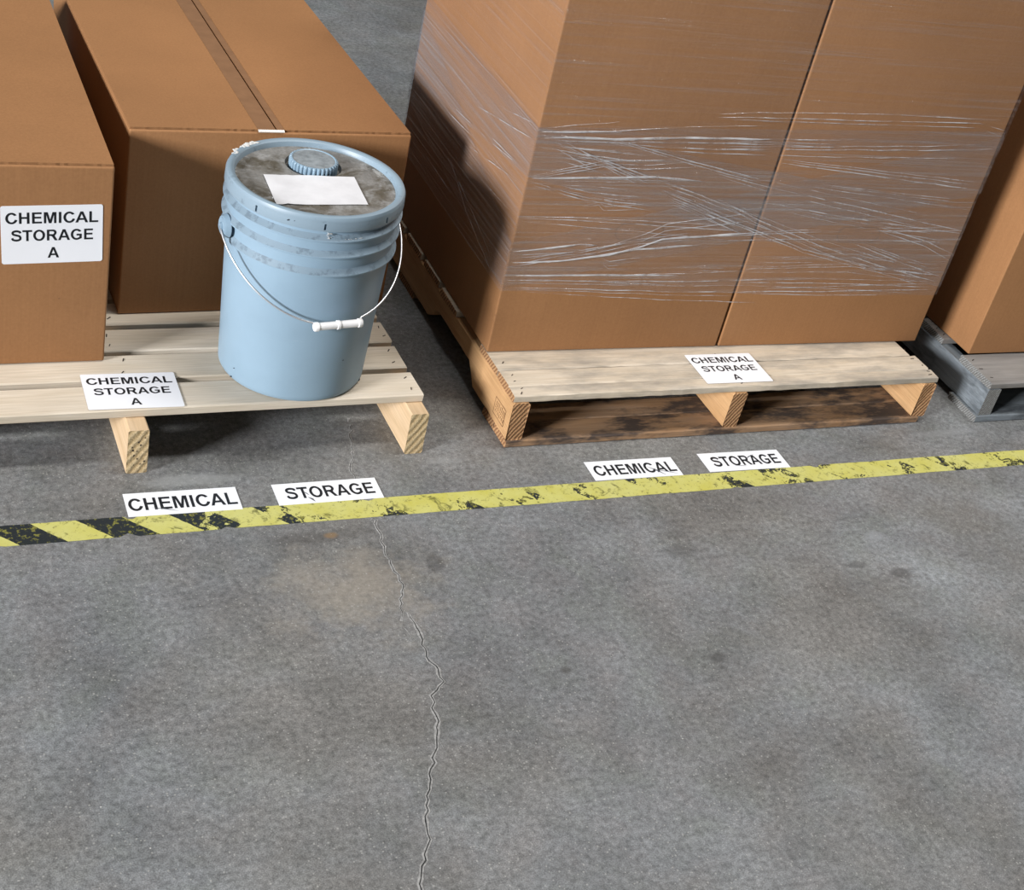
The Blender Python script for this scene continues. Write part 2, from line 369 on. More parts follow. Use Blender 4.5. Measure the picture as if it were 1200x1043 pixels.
for v_ in fm_.vertices: v_.co.z = 0
if fm_.polygons[0].normal.z < 0: fm_.flip_normals()
fm_.materials.clear(); fm_.materials.append(MAT['floor'])
fl = link(bpy.data.objects.new('floor', fm_))
fl['kind'] = 'structure'; fl['label'] = 'mottled grey concrete warehouse floor with a crack'
for i, (p, L_, R_) in enumerate(grooves):
    dn_ = Vector((0, 0, -.0020)); n_ = len(p)
    mesh_obj('crack_gap', L_+[q+dn_ for q in p]+R_, [f_ for k_ in range(n_-1) for f_ in ((k_, k_+1, n_+k_+1, n_+k_), (n_+k_, n_+k_+1, 2*n_+k_+1, 2*n_+k_))], MAT['floor'], fl)
    for side in (L_, R_):                                    # pale crumbled lip along each edge of the groove
        rg = random.Random(70+i); vv = []
        for k_, q in enumerate(side):
            o_ = (q-p[k_]).normalized(); vv += [q+Vector((0, 0, .0004)), q+o_*(wd[i]*rg.uniform(.35, 1.05))+Vector((0, 0, .0003))]
        mesh_obj('crack_edge', vv, [(2*k_, 2*k_+1, 2*k_+3, 2*k_+2) for k_ in range(n_-1)], MAT['crack'], fl)
for i in (2, 3, 4): ribbon('crack_edge', paths[i], wd[i], .0004, MAT['crack'], fl, i)

# ------------------------------------------------------------------ hazard tape on the floor
def hazard_tape():
    rr = random.Random(5); x0, x1, n = -.6, 4.2, 640; v, f = [], []
    def cy(x): return 1.8225-.01395*(x-.227)
    for i in range(n+1):
        x = x0+(x1-x0)*i/n; j = .0012*noise.noise(Vector((x*9, 0, 3)))
        bt = max(0, noise.noise(Vector((x*22, 5, 0)))-.42)*.03; bb = max(0, noise.noise(Vector((x*25, 9, 0)))-.40)*.03
        lo, hi = cy(x)-.0255+j+bb+rr.uniform(0, .0006), cy(x)+.0255+j-bt-rr.uniform(0, .0006)
        v += [(x, lo, .0002), (x, lo, .0006), (x, hi, .0006), (x, hi, .0002)]
    for i in range(n):
        for k in range(3): f.append((4*i+k, 4*i+4+k, 4*i+5+k, 4*i+1+k))
    o = mesh_obj('floor_marking_tape', v, f, MAT['hazard'])
    tag(o, 'worn yellow and black striped hazard tape stuck along the concrete floor', 'floor tape')
hazard_tape()

# ------------------------------------------------------------------ pallets
def board(name, parent, L, W, T, loc, mats, axis='x', seed=0, warp=.0012, bev=.0022, nseg=10, ends=(0, 0), prof=None, rough=.0003):
    """a plank with chamfered edges, slight warp and ragged ends; local x is its length"""
    rr = random.Random(seed); v, f, fm = [], [], []
    hw, ht = W/2, T/2
    sec = [(-hw+bev, -ht), (hw-bev, -ht), (hw, -ht+bev), (hw, ht-bev), (hw-bev, ht), (-hw+bev, ht), (-hw, ht-bev), (-hw, -ht+bev)]
    m = len(sec)
    for i in range(nseg+1):
        t = i/nseg; x = -L/2+L*t
        dy = warp*noise.noise(Vector((t*3, seed*1.7, 0))); dz = 0
        for (a, b) in sec:
            e = 0
            if i == 0: e = rr.uniform(0, ends[0])
            if i == nseg: e = -rr.uniform(0, ends[1])
            bz = b
            if prof and b < 0: bz = b + prof(x)
            v.append((x+e, a+dy+rr.uniform(-rough, rough), bz+dz+(rr.uniform(-rough, rough)*.6 if rough > .0004 and b < 0 else 0)))
    for i in range(nseg):
        for k in range(m):
            k2 = (k+1) % m; f.append((i*m+k, (i+1)*m+k, (i+1)*m+k2, i*m+k2)); fm.append(0)
    f.append(tuple(range(m))); fm.append(1)
    f.append(tuple(nseg*m+k for k in range(m-1, -1, -1))); fm.append(1)
    bm = bmesh.new(); me = bpy.data.meshes.new(name); me.from_pydata(v, [], f)
    for mm in mats: me.materials.append(mm)
    for p, i in zip(me.polygons, fm): p.material_index = i
    bm.from_mesh(me); bmesh.ops.recalc_face_normals(bm, faces=bm.faces); bm.to_mesh(me); bm.free()
    o = link(bpy.data.objects.new(name, me), parent); o.location = loc
    if axis == 'y': o.rotation_euler = (0, 0, math.pi/2)
    return o
nail_me = None
def nail(parent, x, y, z, ang, L=.006):
    """parent is a board: coordinates are the board's own"""
    global nail_me
    if nail_me is None:
        bm = rbox_bm(-.5, .5, -.11, .11, -.0005, .0006, 0)
        nail_me = bpy.data.meshes.new('nail'); bm.to_mesh(nail_me); bm.free(); nail_me.materials.append(MAT['nail'])
    o = link(bpy.data.objects.new('nail', nail_me), parent); o.location = (x, y, z); o.rotation_euler = (0, 0, ang); o.scale = (L, L, 1)
    return o

# pallet 1: pale new pine, three stringers standing on the floor, no bottom boards in view
HS, DT1 = .0889, .0168; ZT1 = HS+DT1
P1 = thing('wooden_pallet', 'pale new pine pallet carrying the plastic pail and two loose cartons', 'pallet', (.985, 1.9595, 0), 0.0, 'wooden shipping pallets')
for u0 in (0, -.5049, -1.0098):
    board('stringer', P1, 1.2, .0350, HS, (u0-.0175, .6, HS/2), [MAT['pine2'], MAT['pine_end']], 'y', int(u0*100)+7, .0004)
rs = random.Random(8); vv, ff = [], []
for i in range(13):                                          # dark pitch pits in the end of the middle stringer
    a, b = -.5224+rs.uniform(-.011, .012), .016+i*.0048+rs.uniform(-.002, .002); n0 = len(vv); r_ = rs.uniform(.0009, .0017)
    vv += [(a+r_*math.cos(t*math.pi/4), -.0004, b+1.3*r_*math.sin(t*math.pi/4)) for t in range(8)]; ff.append(tuple(n0+t for t in range(8)))
mesh_obj('pitch_pits', vv, ff, MAT['nail'], P1)
y = .0378; k = 0
widths = [.0756, .0752, .0725] + [.075]*10
gaps = [.0164, .0134] + [.0165]*12
while y+.07 < 1.17 and k < len(widths):
    W_ = widths[k]
    b = board('deck_board', P1, 1.044, W_, DT1, (-.5222, y+W_/2, HS+DT1/2), [MAT['pine'], MAT['pine_end']], 'x', 30+k, .0008, ends=(.003, .003))
    for su in (-.018, -.523, -1.027):
        for s in (-.24, .24):
            nail(b, su+.5222+R.uniform(-.008, .008), s*W_+R.uniform(-.004, .004), DT1/2+.0002, R.uniform(.5, 1.4), R.uniform(.006, .010))
    y += W_+gaps[k]; k += 1

# pallet 2: used pallet with a split front board, notched stringers and stained bottom boards
Y2, O2 = -.0138, (1.1519, 1.9567, 0)
Z2B, Z2S, Z2T = .0161, .1010, .1167
P2 = thing('wooden_pallet', 'used brown pallet with a split front board under the film wrapped cartons', 'pallet', O2, Y2, 'wooden shipping pallets')
def notch(x, L=1.2, h=.038):
    t = x+L/2; d = 0
    for c0 in (.315, L-.315):
        a = abs(t-c0); d = max(d, h*min(1, max(0, (.135-a)/.035)))
    return d
hs2 = Z2S-Z2B
for u0 in (0, .4875, .9723):
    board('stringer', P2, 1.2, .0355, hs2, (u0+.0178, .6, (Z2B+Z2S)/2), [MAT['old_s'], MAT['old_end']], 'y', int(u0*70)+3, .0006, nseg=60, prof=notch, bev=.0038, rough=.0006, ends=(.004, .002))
dt2 = Z2T-Z2S
def deck2(v0, v1, x0, x1, seed, mats=('old', 'old_end'), ends=(.004, .004), dz=0.):
    b = board('deck_board', P2, x1-x0, v1-v0, dt2, ((x0+x1)/2, (v0+v1)/2, (Z2S+Z2T)/2+dz), [MAT[mats[0]], MAT[mats[1]]], 'x', seed, .0010, ends=ends, nseg=44, rough=.0009)
    for su in (.018, .506, .99):
        for s in (-.25, .25):
            nail(b, su-(x0+x1)/2+R.uniform(-.006, .006), s*(v1-v0)+R.uniform(-.004, .004), dt2/2+.0002, R.uniform(-.4, 1.2), R.uniform(.005, .010))
    return b
deck2(.0040, .0365, -.002, 1.010, 101, ends=(.002, .006))     # front splinter of the split board
deck2(.0374, .0905, -.001, 1.008, 102, ends=(.003, .010))
deck2(.0930, .1880, .000, .993, 103, ends=(.002, .006))
v = .302; k = 0
for v0 in (.308, .425, .542, .659, .776, .893, 1.01, 1.10):
    deck2(v0, v0+.095, -.008 if k == 0 else -.003, 1.006, 110+k); k += 1
for j, (v0, v1) in enumerate(((.000, .0600), (.0612, .118), (.55, .645), (1.08, 1.195))):
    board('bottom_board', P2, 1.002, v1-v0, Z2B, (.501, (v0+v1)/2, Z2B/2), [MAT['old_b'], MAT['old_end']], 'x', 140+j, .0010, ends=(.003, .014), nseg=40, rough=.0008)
# stamp on the outer face of the left stringer, splinters of the front corner
def stamp():
    q = []
    def bar(y0, y1, z0, z1): q.append((y0, y1, z0, z1))
    y0, y1, z0, z1 = .022, .074, .033, .070; t = .0012
    bar(y0, y1, z0, z0+t); bar(y0, y1, z1-t, z1); bar(y0, y0+t, z0, z1); bar(y1-t, y1, z0, z1)
    rr = random.Random(3)
    for i in range(7):
        a = y0+.004+i*.0064; bar(a, a+.0016, z0+.004+rr.uniform(0, .006), z0+.013); bar(a, a+.004, z0+.0165, z0+.0180)
        bar(a, a+.0018, z0+.021, z1-.004-rr.uniform(0, .004))
    vv, ff = [], []
    for (a, b, c, d) in q:
        n = len(vv); vv += [(-.0006, a, c), (-.0006, a, d), (-.0006, b, d), (-.0006, b, c)]; ff.append((n, n+1, n+2, n+3))
    mesh_obj('stamp', vv, ff, MAT['stamp'], P2)
stamp()

# pallet 3: grey weathered pallet at the right
Y3, O3 = -.0203, (2.3057, 1.9317, 0); Z3B, Z3S, Z3T = .0167, .0852, .1007
P3 = thing('wooden_pallet', 'grey weathered pallet under the lone unwrapped carton beside the wrapped load', 'pallet', O3, Y3, 'wooden shipping pallets')
for u0 in (0, .4875, .975):
    board('stringer', P3, 1.2, .0360, Z3S-Z3B, (u0+.018, .6, (Z3B+Z3S)/2), [MAT['gry_s'], MAT['gry_end']], 'y', int(u0*50)+13, .0006)
for j, v0 in enumerate((.001, .185, .30, .415, .53, .645, .76, .875, .99, 1.09)):
    W_ = .118 if j == 0 else .092
    b = board('deck_board', P3, 1.011, W_, Z3T-Z3S, (.5055, v0+W_/2, (Z3S+Z3T)/2), [MAT['gry'], MAT['gry_end']], 'x', 160+j, .001, ends=(.006, .006))
    for s in (-.3, 0, .3):
        nail(b, -.4855+R.uniform(-.006, .006), s*W_, (Z3T-Z3S)/2+.0002, R.uniform(-.3, .6), R.uniform(.006, .010))
for j, v0 in enumerate((-.004, .55, 1.09)):
    board('bottom_board', P3, 1.02, .10, Z3B, (.502, v0+.05, Z3B/2), [MAT['gry_s'], MAT['gry_end']], 'x', 180+j, .001, ends=(.004, .004))

# ------------------------------------------------------------------ cartons
def carton(label, loc, rot, w, d, h, group=None, flaps=True, handhole=None, tape=False):
    t = thing('cardboard_box', label, 'box', loc, rot, group)
    top = h-.004 if flaps else h
    bm = rbox_bm(0, w, 0, d, 0, top, .0035, 3)
    if flaps: bmesh.ops.delete(bm, geom=[f_ for f_ in bm.faces if f_.calc_center_median().z > top-1e-5], context='FACES')
    bm_obj('carton_body', bm, MAT['card'], t, True); sharp(t.children[0], 40)
    if flaps:
        g = .0014; rr = random.Random(int(w*1000+h*1e4))
        for s in (0, 1):
            x0, x1 = (.0015, w/2-g) if s == 0 else (w/2+g, w-.0015)
            # front edge of each flap is a slightly ragged corrugated cut
            n = 40; vv, ff = [], []
            for i in range(n+1):
                x = x0+(x1-x0)*i/n; yy = .0035+rr.uniform(0, .0012)
                vv += [(x, yy, top-.0002), (x, yy, h), (x, d-.003, h), (x, d-.003, top-.0002)]
            fm = []
            for i in range(n):
                for k in range(3): ff.append((4*i+k, 4*i+4+k, 4*i+5+k, 4*i+1+k)); fm.append((1, 0, 1)[k])
            ff += [(0, 1, 2, 3), (4*n+3, 4*n+2, 4*n+1, 4*n)]; fm += [1, 1]
            mesh_obj('top_flap', vv, ff, [MAT['card'], MAT['card_edge']], t, fmat=fm)
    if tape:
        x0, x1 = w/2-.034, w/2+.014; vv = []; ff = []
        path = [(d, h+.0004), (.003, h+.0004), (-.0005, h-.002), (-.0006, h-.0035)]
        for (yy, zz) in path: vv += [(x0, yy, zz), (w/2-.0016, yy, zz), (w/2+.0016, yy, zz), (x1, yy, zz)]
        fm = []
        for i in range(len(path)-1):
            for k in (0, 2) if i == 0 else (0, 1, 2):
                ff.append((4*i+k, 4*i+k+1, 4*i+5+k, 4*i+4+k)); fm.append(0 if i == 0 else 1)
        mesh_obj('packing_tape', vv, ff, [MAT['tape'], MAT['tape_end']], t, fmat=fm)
    if handhole:
        cx, cz, L, H = handhole; vv, ff = [], []; n = 48
        for i in range(n):
            a = 2*math.pi*i/n; sx = L/2-H/2 if math.cos(a) > 0 else -(L/2-H/2)
            for rr_ in (H/2, H/2-.0012): vv.append((cx+sx+rr_*math.cos(a), -.0006, cz+rr_*math.sin(a)))
        for i in range(n):
            if i % 6 == 5: continue
            j = (i+1) % n; ff.append((2*i, 2*i+1, 2*j+1, 2*j))
        mesh_obj('hand_hole_perforation', vv, ff, MAT['perf'], t)
    return t
x1r, y1f = .985-.5485, 1.9595+.1871
W1 = .52
a1 = -.0058
B1 = carton('brown carton at the pallet corner with a white CHEMICAL STORAGE A label on its front', (x1r-W1*math.cos(a1), y1f-W1*math.sin(a1), ZT1+.0011), a1, W1, .74, .3732, 'loose brown cartons')
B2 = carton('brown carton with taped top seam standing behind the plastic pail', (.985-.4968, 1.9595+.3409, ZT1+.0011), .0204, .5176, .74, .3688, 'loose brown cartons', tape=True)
# two wrapped cartons side by side
ang = Y2-.0085
def P2w(u, v, z): c, s = math.cos(Y2), math.sin(Y2); return Vector((O2[0]+c*u-s*v, O2[1]+s*u+c*v, z))
SB = P2w(-.0006, .1536, Z2T+.0011)
DX = Vector((math.cos(ang), math.sin(ang), 0)); DY = Vector((-math.sin(ang), math.cos(ang), 0))
SD, SHH, SW_ = .62, .88, 1.0439
c1 = carton('tall film wrapped carton nearest the plastic pail', tuple(SB), ang, .5202, SD, SHH, 'film wrapped cartons', False, (.262, .265, .105, .036))
c2 = carton('tall film wrapped carton nearest the grey weathered pallet', tuple(SB+DX*.5262), ang, SW_-.5262, SD, SHH, 'film wrapped cartons', False, (.250, .265, .105, .036))
def P3w(u, v, z): c, s = math.cos(Y3), math.sin(Y3); return Vector((O3[0]+c*u-s*v, O3[1]+s*u+c*v, z))
c3 = carton('unwrapped plain carton standing on the grey weathered pallet', tuple(P3w(.0211, .1183, Z3T+.0011)), Y3, .52, .62, .80, None, False)

# ------------------------------------------------------------------ stretch film round the wrapped pair
SF = thing('stretch_film', 'clear plastic stretch film wound around the two tall cartons', 'film', tuple(SB), ang)
def film_layer(off, zlo, zhi, mat, seed, nrow=26):
    """a band round the load; zlo/zhi give its edges along the path 0..4 (front, right, back, left)"""
    per = []
    def seg(a, b, n, s0):
        for i in range(n): per.append((a[0]+(b[0]-a[0])*i/n, a[1]+(b[1]-a[1])*i/n, s0+i/n))
    A, B, Cc, D = (-off, -off), (SW_+off, -off), (SW_+off, SD+off), (-off, SD+off)
    seg(A, B, 120, 0); seg(B, Cc, 40, 1); seg(Cc, D, 30, 2); seg(D, A, 60, 3); per.append((A[0], A[1], 4))
    vv, uvs, ff = [], [], []; dist = 0; last = None
    for (x, yy, s) in per:
        if last: dist += math.hypot(x-last[0], yy-last[1])
        last = (x, yy); lo, hi = zlo(s), zhi(s)
        e = .0012*noise.noise(Vector((dist*14, seed, 0)))
        for r_ in range(nrow+1):
            z = lo+e+(hi-lo)*r_/nrow
            b = .0016*max(0, noise.noise(Vector((dist*2.2, z*26, seed))))
            nx = -1 if s >= 3 and s < 4 else 0; ny = -1 if s < 1 else 0
            vv.append((x+nx*b, yy+ny*b, z)); uvs.append((dist, z))
    n = nrow+1
    for i in range(len(per)-1):
        for r_ in range(nrow): ff.append((i*n+r_, (i+1)*n+r_, (i+1)*n+r_+1, i*n+r_+1))
    o = mesh_obj('film_layer', vv, ff, mat, SF, True); me = o.data; ul = me.uv_layers.new(name='UVMap')
    for lp in me.loops: ul.data[lp.index].uv = uvs[lp.vertex_index]
    return o
def pw(*p):
    def f(s):
        for (a, b), (c, d) in zip(p[:-1], p[1:]):
            if s <= c: return b+(d-b)*(s-a)/(c-a)
        return p[-1][1]
    return f
Z0 = Z2T
film_layer(.0016, pw((0, .138), (1, .120), (2, .13), (3, .14), (4, .138)), pw((0, .470), (1, .505), (2, .5), (3, .48), (4, .470)), m_film(.17, 0.), 1)
film_layer(.0026, pw((0, .375), (1, .140), (2, .15), (3, .30), (4, .375)), pw((0, .470), (1, .330), (2, .33), (3, .45), (4, .470)), m_film(.20, .22), 2)
film_layer(.0036, pw((0, .145), (1, .365), (2, .40), (3, .25), (4, .145)), pw((0, .240), (1, .495), (2, .50), (3, .45), (4, .240)), m_film(.16, -.20), 3)
film_layer(.0044, pw((0, .44), (1, .46), (2, .5), (3, .46), (4, .44)), pw((0, .86), (1, .86), (2, .86), (3, .86), (4, .86)), m_film(.08, .03), 4)
FRONT = [((0, 0), [
    [(240, 140), (330, 142), (480, 141), (545, 143)], [(250, 165), (350, 162), (520, 170), (800, 165), (1108, 170)],
    [(255, 158), (320, 160), (380, 163)],
    [(500, 180), (700, 200), (900, 208), (1108, 212)], [(205, 318), (350, 317), (500, 316), (670, 313), (850, 330)],
    [(205, 318), (320, 300), (480, 275), (640, 284), (820, 275)], [(250, 180), (350, 235), (450, 290)],
    [(330, 180), (650, 340), (1050, 520)], [(400, 220), (700, 330), (1108, 480)], [(560, 320), (850, 450), (1060, 525)],
    [(500, 170), (800, 260), (1108, 345)], [(210, 345), (400, 400), (690, 448)], [(200, 330), (420, 395), (710, 430)],
    [(170, 470), (400, 480), (700, 500), (1000, 520)], [(130, 598), (280, 585), (380, 570), (450, 574)], [(340, 574), (400, 568), (440, 574), (380, 580)],
    [(130, 640), (300, 635), (500, 610), (620, 580), (700, 550), (860, 540), (1060, 525)],
    [(260, 640), (450, 615), (600, 590), (850, 572)], [(140, 690), (350, 688), (560, 688), (760, 690)],
    [(110, 708), (400, 710), (800, 712), (1108, 705)], [(125, 735), (400, 742), (700, 750), (1108, 755)], [(780, 660), (940, 662)],
    [(400, 425), (460, 410), (480, 425), (640, 420)], [(240, 200), (420, 230), (640, 260)], [(280, 230), (430, 260), (560, 300)],
    [(120, 655), (220, 640), (330, 628)], [(470, 625), (500, 635), (620, 620)]]),
    ((280*3.258, 0), [
    [(0, 85), (200, 88), (600, 100), (1000, 108), (1100, 140)], [(0, 168), (300, 170), (520, 172)],
    [(0, 205), (400, 210), (800, 212), (1060, 207)], [(0, 300), (200, 355), (500, 420), (930, 520)],
    [(0, 395), (160, 480), (400, 580), (640, 660), (840, 715)], [(0, 460), (150, 520), (330, 590), (600, 660), (850, 690)],
    [(0, 540), (300, 525), (600, 520), (930, 520)], [(180, 410), (500, 470), (930, 530)], [(160, 640), (360, 640)],
    [(100, 665), (500, 655), (850, 690)], [(90, 715), (400, 718), (850, 735)], [(80, 750), (400, 750), (840, 742)],
    [(240, 260), (600, 310), (1000, 365)], [(350, 350), (700, 400), (960, 440)], [(600, 500), (800, 560), (900, 610)], [(500, 560), (700, 640), (860, 700)]])]
rr = random.Random(21)
def fold(pts, nrm, wdt, hgt, mat='fold'):
    """a bunched pleat of film: low ridge tapering at both ends"""
    P = [Vector(p) for p in pts]; path = []
    for a, b in zip(P[:-1], P[1:]):
        n = max(2, int((b-a).length/.012))
        for i in range(n): path.append(a.lerp(b, i/n))
    path.append(P[-1]); vv, ff = [], []
    for i, p in enumerate(path):
        t = (path[min(i+1, len(path)-1)]-path[max(i-1, 0)]).normalized(); s = nrm.cross(t)
        e = min(1, i/5+.1, (len(path)-1-i)/5+.1)*(.55+.6*abs(noise.noise(p*14))); jig = s*(.0012*noise.noise(p*18))
        q = p+jig+nrm*.0050
        vv += [q+s*(wdt*e)-nrm*.0003, q+nrm*(hgt*e)+s*(wdt*.15*e), q-s*(wdt*e)-nrm*.0003]
    for i in range(len(path)-1):
        ff += [(3*i, 3*i+1, 3*i+4, 3*i+3), (3*i+1, 3*i+2, 3*i+5, 3*i+4)]
    o = mesh_obj('film_pleat', vv, ff, MAT[mat], SF, True)
    return o
inv = Matrix.Rotation(-ang, 3, 'Z')
def toS(p): return inv @ (p-SB)
bright = {0, 1, 4, 14, 16, 17, 18}
for gi, (o_, L_) in enumerate(FRONT):
    for li, pl in enumerate(L_):
        pts = [toS(ray((560 if gi == 0 else 840)+x/3.2588, 110+y_/3.2588, SB, DY)) for x, y_ in pl]
        pts = [Vector((min(max(p.x, .002), SW_-.002), 0, p.z)) for p in pts]
        wd_ = rr.uniform(.0009, .0016) if not (gi == 0 and li in bright) else rr.uniform(.0024, .0034)
        fold(pts, Vector((0, -1, 0)), wd_, wd_*.9, 'fold_b' if gi == 0 and li in bright else 'fold')
        for q in range(2):
            dz = rr.choice((-1, 1))*rr.uniform(.003, .010); a_, b_ = rr.uniform(0, .35), rr.uniform(.6, 1)
            n_ = len(pts); sub = [pts[0].lerp(pts[-1], a_)] + [p for k_, p in enumerate(pts) if a_ < k_/(n_-1) < b_] + [pts[-1].lerp(pts[-2], (1-b_)) if n_ > 2 else pts[0].lerp(pts[-1], b_)]
            if n_ > 2: sub[0] = pts[0].lerp(pts[1], a_)
            fold([Vector((p.x, 0, p.z+dz*(1+.6*k_))) for k_, p in enumerate(sub)], Vector((0, -1, 0)), rr.uniform(.0006, .0011), .0008)
for pl in ([(220, 245), (300, 420), (380, 610)], [(230, 250), (290, 450), (385, 680)], [(330, 45), (540, 170)], [(250, 60), (390, 190), (500, 280)],
           [(350, 130), (520, 300)], [(300, 200), (480, 330)], [(140, 240), (230, 380)], [(200, 50), (330, 180)], [(420, 50), (560, 120)], [(280, 250), (450, 440)]):
    pts = [toS(ray(460+x/3.258, 110+y_/3.258, SB, DX)) for x, y_ in pl]
    fold([Vector((0, max(p.y, .003), p.z)) for p in pts], Vector((-1, 0, 0)), .0011, .0010)

# ------------------------------------------------------------------ plastic pail
BX, BY = .7655, 2.1203; Z0 = ZT1+.0011
PL = thing('plastic_pail', 'lidded grey blue plastic pail with wire bail and white grip', 'bucket', (BX, BY, Z0))
H_ = .4810-Z0
ring = lambda z: z-Z0
body = [(0, 0.0015), (.118, .0015), (.124, 0), (.1285, .0015), (.1312, .006), (.1315, .012), (.1418, ring(.3690)), (.1480, ring(.3696)), (.1512, ring(.3712)), (.1517, ring(.3740)), (.1445, ring(.3835)),
        (.1452, ring(.4040)), (.1505, ring(.4050)), (.1521, ring(.4062)), (.1523, ring(.4088)), (.1450, ring(.4175)), (.1455, ring(.4340)), (.1506, ring(.4350)), (.1523, ring(.4362)), (.1524, ring(.4388)), (.1440, ring(.4470)), (.1440, ring(.470))]
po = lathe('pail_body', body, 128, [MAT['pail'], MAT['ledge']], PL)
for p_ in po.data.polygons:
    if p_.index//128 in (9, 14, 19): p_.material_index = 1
lidp = [(.1470, ring(.4560)), (.1500, ring(.4548)), (.1515, ring(.4555)), (.1522, ring(.4580)), (.1518, ring(.4690)), (.1516, ring(.4720)), (.1516, ring(.4755)), (.1496, ring(.4797)), (.1460, ring(.4810)),
        (.1412, ring(.4805)), (.1380, ring(.4785)), (.1362, ring(.4745)), (.1352, ring(.4700))]
LN = 256
lid = lathe('lid', lidp, LN, MAT['rim'], PL)
cut = set()
# recessed lid panel with a round well for the spout cap
ccx, ccy, cr_ = .0125, .062, .0425
def lid_panel():
    bm = bmesh.new(); n = 96
    outer = [bm.verts.new((.1356*math.cos(2*math.pi*k/n), .1356*math.sin(2*math.pi*k/n), ring(.4702))) for k in range(n)]
    inner = [bm.verts.new((ccx+(cr_+.0065)*math.cos(2*math.pi*k/n), ccy+(cr_+.0065)*math.sin(2*math.pi*k/n), ring(.4702))) for k in range(n)]
    lip = [bm.verts.new((ccx+(cr_+.0060)*math.cos(2*math.pi*k/n), ccy+(cr_+.0060)*math.sin(2*math.pi*k/n), ring(.4600))) for k in range(n)]
    cen = bm.verts.new((ccx, ccy, ring(.4600)))
    for k in range(n):
        j = (k+1) % n
        bm.faces.new((outer[k], outer[j], inner[j], inner[k])); bm.faces.new((inner[k], inner[j], lip[j], lip[k])); bm.faces.new((lip[k], lip[j], cen))
    return bm_obj('lid_panel', bm, MAT['lid'], lid)
lid_panel()
def spout_cap():
    n = 34*6; prof = [(.9, ring(.4605)), (1.0, ring(.4605)), (1.0, ring(.4795)), (.97, ring(.4818)), (.90, ring(.4826)), (.86, ring(.4815)), (.40, ring(.4815)), (.001, ring(.4815))]
    vv, ff = [], []
    for (r_, z) in prof:
        for k in range(n):
            g = 1.0
            if r_ >= .97: g = (1.0, 1.0, .985, .925, .925, .985)[k % 6]
            rad = cr_*r_*g; a = 2*math.pi*k/n; vv.append((ccx+rad*math.cos(a), ccy+rad*math.sin(a), z))
    for i in range(len(prof)-1):
        for k in range(n): j = (k+1) % n; ff.append((i*n+k, i*n+j, (i+1)*n+j, (i+1)*n+k))
    fm = [1 if i >= 5 else 0 for i in range(len(prof)-1) for k in range(n)]
    mesh_obj('spout_cap', vv, ff, [MAT['pail'], MAT['captop']], lid, fmat=fm)
spout_cap()
# release slots in the lid skirt
for px in (299.5, 380.5, 454.5):
    best = None
    for k in range(720):
        a = 2*math.pi*k/720; p = Vector((BX+.1522*math.cos(a), BY+.1522*math.sin(a), .4640)); d = p-CAM
        if Vector((math.cos(a), math.sin(a), 0)).dot(d) > 0: continue
        u = 600+FPX*d.dot(RT)/d.dot(FW)
        if best is None or abs(u-px) < best[0]: best = (abs(u-px), a)
    kf = int(best[1]/(2*math.pi)*LN); cut.add(3*LN+kf); a = 2*math.pi*(kf+.5)/LN
    hw = .1520*math.sin(math.pi/LN); za, zb = ring(.4580), ring(.4690); xo, xi = .1520, .1465
    vv = [(xo, -hw, za), (xo, hw, za), (xo, hw, zb), (xo, -hw, zb), (xi, -hw, za), (xi, hw, za), (xi, hw, zb), (xi, -hw, zb)]
    o = mesh_obj('release_slot', vv, [(0, 1, 5, 4), (1, 2, 6, 5), (2, 3, 7, 6), (3, 0, 4, 7), (4, 5, 6, 7)], MAT['rim'], lid)
    o.rotation_euler = (0, 0, a)
bm = bmesh.new(); bm.from_mesh(lid.data); bm.faces.ensure_lookup_table()
bmesh.ops.delete(bm, geom=[bm.faces[k] for k in cut], context='FACES'); bm.to_mesh(lid.data); bm.free()
# ears, bail wire and grip
EZ = ring(.3950)
for s in (-1, 1):
    a = math.pi+.11 if s < 0 else .11
    bm = bmesh.new()
    bmesh.ops.create_cone(bm, cap_ends=True, segments=28, radius1=.0215, radius2=.0165, depth=.011)
    bmesh.ops.bevel(bm, geom=[e for e in bm.edges if abs(e.verts[0].co.z-e.verts[1].co.z) < 1e-6], offset=.0015, segments=2, affect='EDGES')
    o = bm_obj('bail_ear', bm, MAT['pail'], PL, True); sharp(o, 35)
    o.matrix_local = Matrix.Rotation(a, 4, 'Z') @ Matrix.Translation((.1545, 0, EZ)) @ Matrix.Rotation(math.pi/2, 4, 'Y')
    bm = bmesh.new(); bmesh.ops.create_cone(bm, cap_ends=True, segments=18, radius1=.0070, radius2=.0060, depth=.004)
    q = bm_obj('pivot_boss', bm, MAT['pail'], o, True); sharp(q, 35); q.location = (0, 0, .0072)
